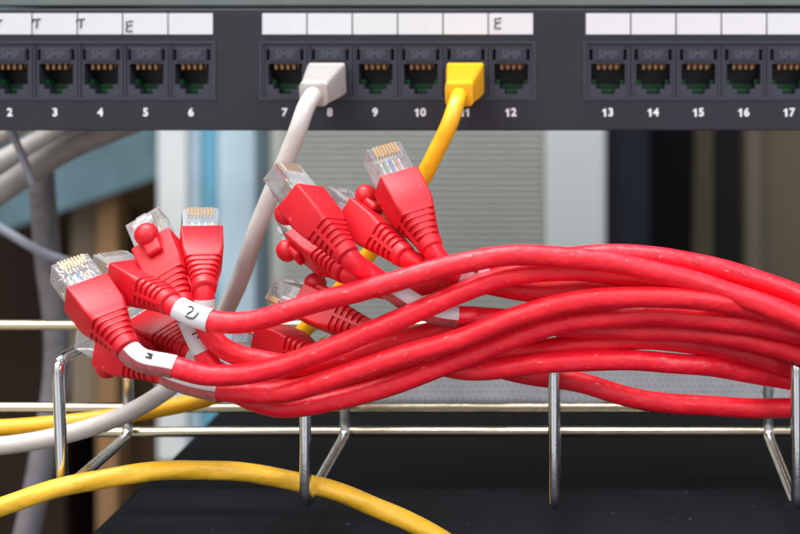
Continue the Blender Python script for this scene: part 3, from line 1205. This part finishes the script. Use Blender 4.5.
for it in range(260):
    D = A[:, 2]
    X = lat * D[:, None]
    d2 = (X[:, None, 0] - X[None, :, 0]) ** 2 + (X[:, None, 1] - X[None, :, 1]) ** 2
    need2 = (2 * CR - 0.1) ** 2 - d2
    need = np.sqrt(np.clip(need2, 0, None))
    dD = D[:, None] - D[None, :]
    sg = np.where(np.abs(dD) > 1.5, np.sign(dD), tiny)
    push = np.where((need2 > 0) & ~same & (np.abs(dD) < need), sg * need - dD, 0)
    # each point answers to its strongest pushes either way
    mv = 0.5 * (np.clip(push, 0, None).max(1) + np.clip(push, None, 0).min(1))
    # fixed things
    e2 = (X[:, None, 0] - FP[None, :, 0]) ** 2 + (X[:, None, 1] - FP[None, :, 2]) ** 2
    nd2 = (CR + FR[None, :]) ** 2 - e2
    ndd = np.sqrt(np.clip(nd2, 0, None))
    dF = D[:, None] - FP[None, :, 1]
    sF = np.where(np.abs(hint[:, None] - FP[None, :, 1]) > 0.1, np.sign(hint[:, None] - FP[None, :, 1]), 1)
    pf = np.where((nd2 > 0) & (own[:, None] != FO[None, :]) & (sF * dF < ndd), sF * ndd - dF, 0)
    mvf = 0.5 * (np.clip(pf, 0, None).max(1) + np.clip(pf, None, 0).min(1))
    st = 0.6 * (mv + mvf) * pin
    D = D + np.clip(st, -1.2, 1.2)
    D = D + 0.01 * (hint - D) * pin
    nit = 5
    for i in range(len(lines)):
        a, b = offs[i], offs[i + 1]
        q = D[a:b].copy()
        for _ in range(nit):
            q[3:-1] = 0.5 * q[3:-1] + 0.25 * (q[2:-2] + q[4:])
        D[a:b] = q
    A[:, 2] = D
print('depth range', A[:, 2].min(), A[:, 2].max())

for i, k in enumerate(names):
    c = reds[k]
    L = A[offs[i]:offs[i + 1]]
    pts = [tuple(P(x, y, D)) for x, y, D in L]
    rt = root('network_cable', c['label'], 'network cable', c['T'], 'red network cables in the bundle')
    tb = Tube(pts, 0.0015, 6)
    c['tube'] = tb
    jm = M['red_jacket'] if i % 2 == 0 else M['red_jacket_b']
    link('jacket', tb.mesh('jacket', CR * MM, 24, wob=0.035), jm, rt)
    bo = link('boot', boot_me, None, rt, c['M'])
    if c['guard']:
        link('snag_guard', guard_me, None, bo, c['M'])
    MP = c['M'] @ Matrix.Translation((0, 0, -0.0018))
    pl = link('clear_plug', plug_me, None, rt, MP)
    link('contacts', pc_me, None, pl, MP)
    link('core_wires', wire_me, None, pl, MP)
    if c['lab']:
        d0, d1 = 0.004 + c['lab'][0] * MM, 0.004 + c['lab'][1] * MM
        rL = (CR + 0.22) * MM
        film = k in ('L1', 'L6', 'C1')

        j = int(np.argmin(np.abs(tb.s - (d0 + d1) / 2)))
        cc = -tb.q[j] / np.linalg.norm(tb.q[j])
        face_an = math.atan2(cc.dot(tb.B[j]), cc.dot(tb.A[j]))
        sg_ = 1 if tb.at(tb.s[j], face_an + 0.3, 0.003)[2] > tb.at(tb.s[j], face_an - 0.3, 0.003)[2] else -1

        def mi(d, an, film=film, fa=face_an, sg_=sg_):
            a = (sg_ * (an - fa) + math.pi) % (2 * math.pi) - math.pi
            if not film:
                return 0
            return 0 if -0.25 < a < 2.7 else 1
        me = tb.mesh('label_sleeve', rL, 40, d0, d1, caps=False, wob=0.035, mi=mi)
        lo = link('label_sleeve', me, [M['paper'], M['film']], rt)
        bm = bmesh.new()
        dm = (d0 + d1) / 2
        mk = c['mark']
        if mk == '2':
            s_ = [(-2, 1.6), (-1, 2.2), (0.2, 1.7), (0.3, 0.6), (-0.8, -0.6), (-1.2, -1.8), (0.2, -2), (1.8, -1.6), (2.6, -0.2), (2.8, 1)]
        elif mk == '7':
            s_ = [(-1.5, -1.5), (-1.4, 1.2), (-0.6, 1.4), (1.8, -0.2)]
        elif mk == '3':
            s_ = [(-1.4, 0.9), (-0.2, 1.1), (1.4, 0.8), (-0.2, 0.2), (1.3, -0.2), (1.4, -0.8), (-1.2, -0.6)]
        elif mk == 'c':
            s_ = [(0.5, -2.6), (1.4, -1.6), (1.7, 0), (1.2, 1.6), (0, 2.2), (-0.9, 1.6), (-0.6, 0.4)]
        else:
            s_ = [(-0.9, 0.2), (0.9, 0.0)]
        ang = face_an + sg_ * (0.55 if film else 0.1)
        s_ = [(x_ * 0.8, sg_ * y_ * 0.8) for x_, y_ in s_]
        tb.stroke(bm, s_, dm, ang, rL, 0.0003)
        link('handwriting', bm_mesh(bm, 'label_mark'), M['ink'], lo)
    if c.get('text'):
        # the printed legend along the jacket
        tl = tb.s
        # find arc length where the cable passes px ~ 690
        for s0, tx in ((650, 'NO'), (690, '62'), (733, '3HC')):
            js = [j for j in range(len(tb.q)) if proj(Vector(tb.q[j]))[0] >= s0]
            me = text_mesh(tx, 0.0028, 0.0, 0.00002)
            # angle of the camera-facing side there
            j = js[0]
            cc = -tb.q[j] / np.linalg.norm(tb.q[j])
            an = math.atan2(cc.dot(tb.B[j]), cc.dot(tb.A[j]))
            upv = tb.at(tb.s[j], an + 0.3, 0.003)[2] > tb.at(tb.s[j], an - 0.3, 0.003)[2]
            if not upv:
                for v in me.vertices:
                    v.co.y = -v.co.y
            tb.wrap_text(me, tb.s[j], an + (0.1 if upv else -0.1), CR * MM * 1.03)
            link('printed_legend', me, M['redink'], rt)

# ================================================================== WHITE AND YELLOW CABLES


def side_cable(name, label, pts, rad, mat, cat='network cable', sm=6, twist=0.0, wob=0.015, group=None, parent=None, legend=None):
    L = catmull(pts, 7)
    tb = Tube([tuple(P(*p)) for p in L], 0.0015, sm)
    me = tb.mesh(name, rad * MM, 24, wob=wob, twist=twist)
    if parent:
        o = link('jacket', me, mat, parent)
    else:
        o = link(name, me, mat)
        tag(o, label, cat, group)
    return o, tb


def port_plug(rt, xp, bootmat, tilt):
    """plug seated in a port: local Z = tip pointing into the panel"""
    tip = P(xp, 75, DP)
    u = Vector((0, 1, 0))
    Mx = Matrix.Rotation(R(tilt), 4, 'X')
    u = Mx @ u
    nn = Mx @ Vector((0, 0, 1))
    ww = nn.cross(u)
    T = Vector((tip.x, yF + 0.0025, tip.z)) - u * 0.0335
    MM4 = Matrix.Translation(T) @ Matrix((ww, nn, u)).transposed().to_4x4()
    pl = link('clear_plug', plug_me, None, rt, MM4)
    link('contacts', pc_me, None, pl, MM4)
    bm = bmesh.new()
    secs = [(4.6, 3.9, 3.5, 2.4), (4.9, 4.75, 4.1, 1.6), (7.6, 4.85, 4.2, 1.4), (7.9, 4.2, 3.6, 1.2), (8.6, 4.2, 3.6, 1.2)]
    z = 8.7
    for i in range(7):
        hx = 4.75 + 0.24 * i
        hy = 4.15 + 0.22 * i
        secs += [(z, hx, hy, 1.0), (z + 1.25, hx + 0.12, hy + 0.08, 1.0), (z + 1.4, hx - 0.75, hy - 0.75, 0.8), (z + 2.15, hx - 0.75, hy - 0.75, 0.8)]
        z += 2.3
    secs += [(z, 6.4, 5.6, 1.0), (28.2, 6.6, 5.7, 0.9), (28.6, 6.3, 5.4, 0.9)]
    loft(bm, secs)
    me = bm_mesh(bm, 'port_boot', sharp=38)
    link('boot', me, bootmat, rt, MM4)
    return MM4 @ Vector((0, 0, 0.0068)), u


rt = root('network_cable', 'white network cable plugged into port 8 of the panel', 'network cable', P(322, 95, 430))
q, u = port_plug(rt, 329, M['white_boot'], 12)
s0 = proj(q + u * 0.004)
s1 = proj(q - u * 0.0015)
side_cable('jacket', '', [s0, s1, (306, 106, 416.5), (299, 127, 414), (286, 160, 414), (272, 192, 415), (255, 235, 417), (240, 280, 419), (222, 318, 421), (205, 350, 422), (185, 375, 421), (160, 395, 419), (120, 417, 416), (60, 436, 412), (0, 446, 412), (-80, 448, 412), (-200, 446, 412)], 3.0, M['white_jacket'], parent=rt)

rt = root('network_cable', 'yellow network cable plugged into port 11 of the panel', 'network cable', P(458, 95, 430))
q, u = port_plug(rt, 466.5, M['yellow_boot'], 12)
s0 = proj(q + u * 0.004)
s1 = proj(q - u * 0.0015)
side_cable('jacket', '', [s0, s1, (455, 108, 416.5), (449, 126, 415), (438, 148, 415), (424, 176, 416), (404, 208, 420), (380, 240, 424), (352, 275, 426), (326, 308, 428), (304, 330, 429), (275, 362, 429), (240, 386, 429), (205, 399, 430), (160, 409, 430), (100, 419, 428), (50, 424.5, 425), (0, 428, 424), (-80, 430, 422), (-200, 432, 420)], 2.85, M['yellow_jacket'], parent=rt)

side_cable('network_cable', 'loose yellow twisted network cable arching low across the front', [(-200, 590, 372), (-80, 538, 376), (0, 507, 380), (60, 488, 382), (120, 476, 384), (170, 470.5, 388), (220, 470.5, 393), (262, 475, 397), (300, 482, 398), (340, 493, 396), (380, 509, 393), (415, 525, 391), (450, 544, 390), (520, 590, 388), (600, 655, 386)], 2.9, M['yellow_twist'], twist=0.05)

# cables behind the panel at the left
side_cable('power_cable', 'lower beige printed cable of the arcing bundle at upper left', [(-150, 330, 500), (-60, 235, 500), (-20, 205, 500), (20, 178, 505), (60, 152, 510), (110, 130, 515), (180, 105, 520), (260, 90, 520)], 5.2, M['beige_jacket'], 'cable', group='beige cables behind the panel')
side_cable('power_cable', 'upper pale cable of the arcing bundle at upper left', [(-150, 290, 520), (-60, 200, 520), (-15, 172, 520), (25, 150, 522), (60, 132, 525), (110, 108, 530), (180, 85, 530)], 4.8, M['white_jacket'], 'cable', group='beige cables behind the panel')
side_cable('power_cable', 'short beige cable in the very corner below the panel, left end', [(-120, 225, 530), (-50, 165, 530), (-10, 142, 530), (20, 125, 532), (80, 100, 535)], 3.8, M['beige_jacket'], 'cable', group='beige cables behind the panel')
side_cable('thin_cable', 'thin pale cord crossing over the beige cables at upper left', [(-5, 90, 488), (12, 132, 488), (24, 160, 490), (33, 184, 494)], 1.5, M['pale_jacket'], 'cord')
side_cable('power_cable', 'thick grey blurred cable hanging down behind the left ring', [(38, 90, 560), (40, 150, 560), (43, 200, 562), (48, 260, 565), (56, 320, 565), (56, 380, 565), (44, 450, 560), (30, 520, 555), (10, 600, 550)], 5.6, M['grey_jacket'], 'cable')
side_cable('thin_cable', 'thin pale slanting cord near the left edge behind the grey cable', [(-60, 190, 540), (0, 228, 540), (22, 241, 540), (44, 254, 545), (70, 262, 552)], 1.8, M['pale_jacket'], 'cord')
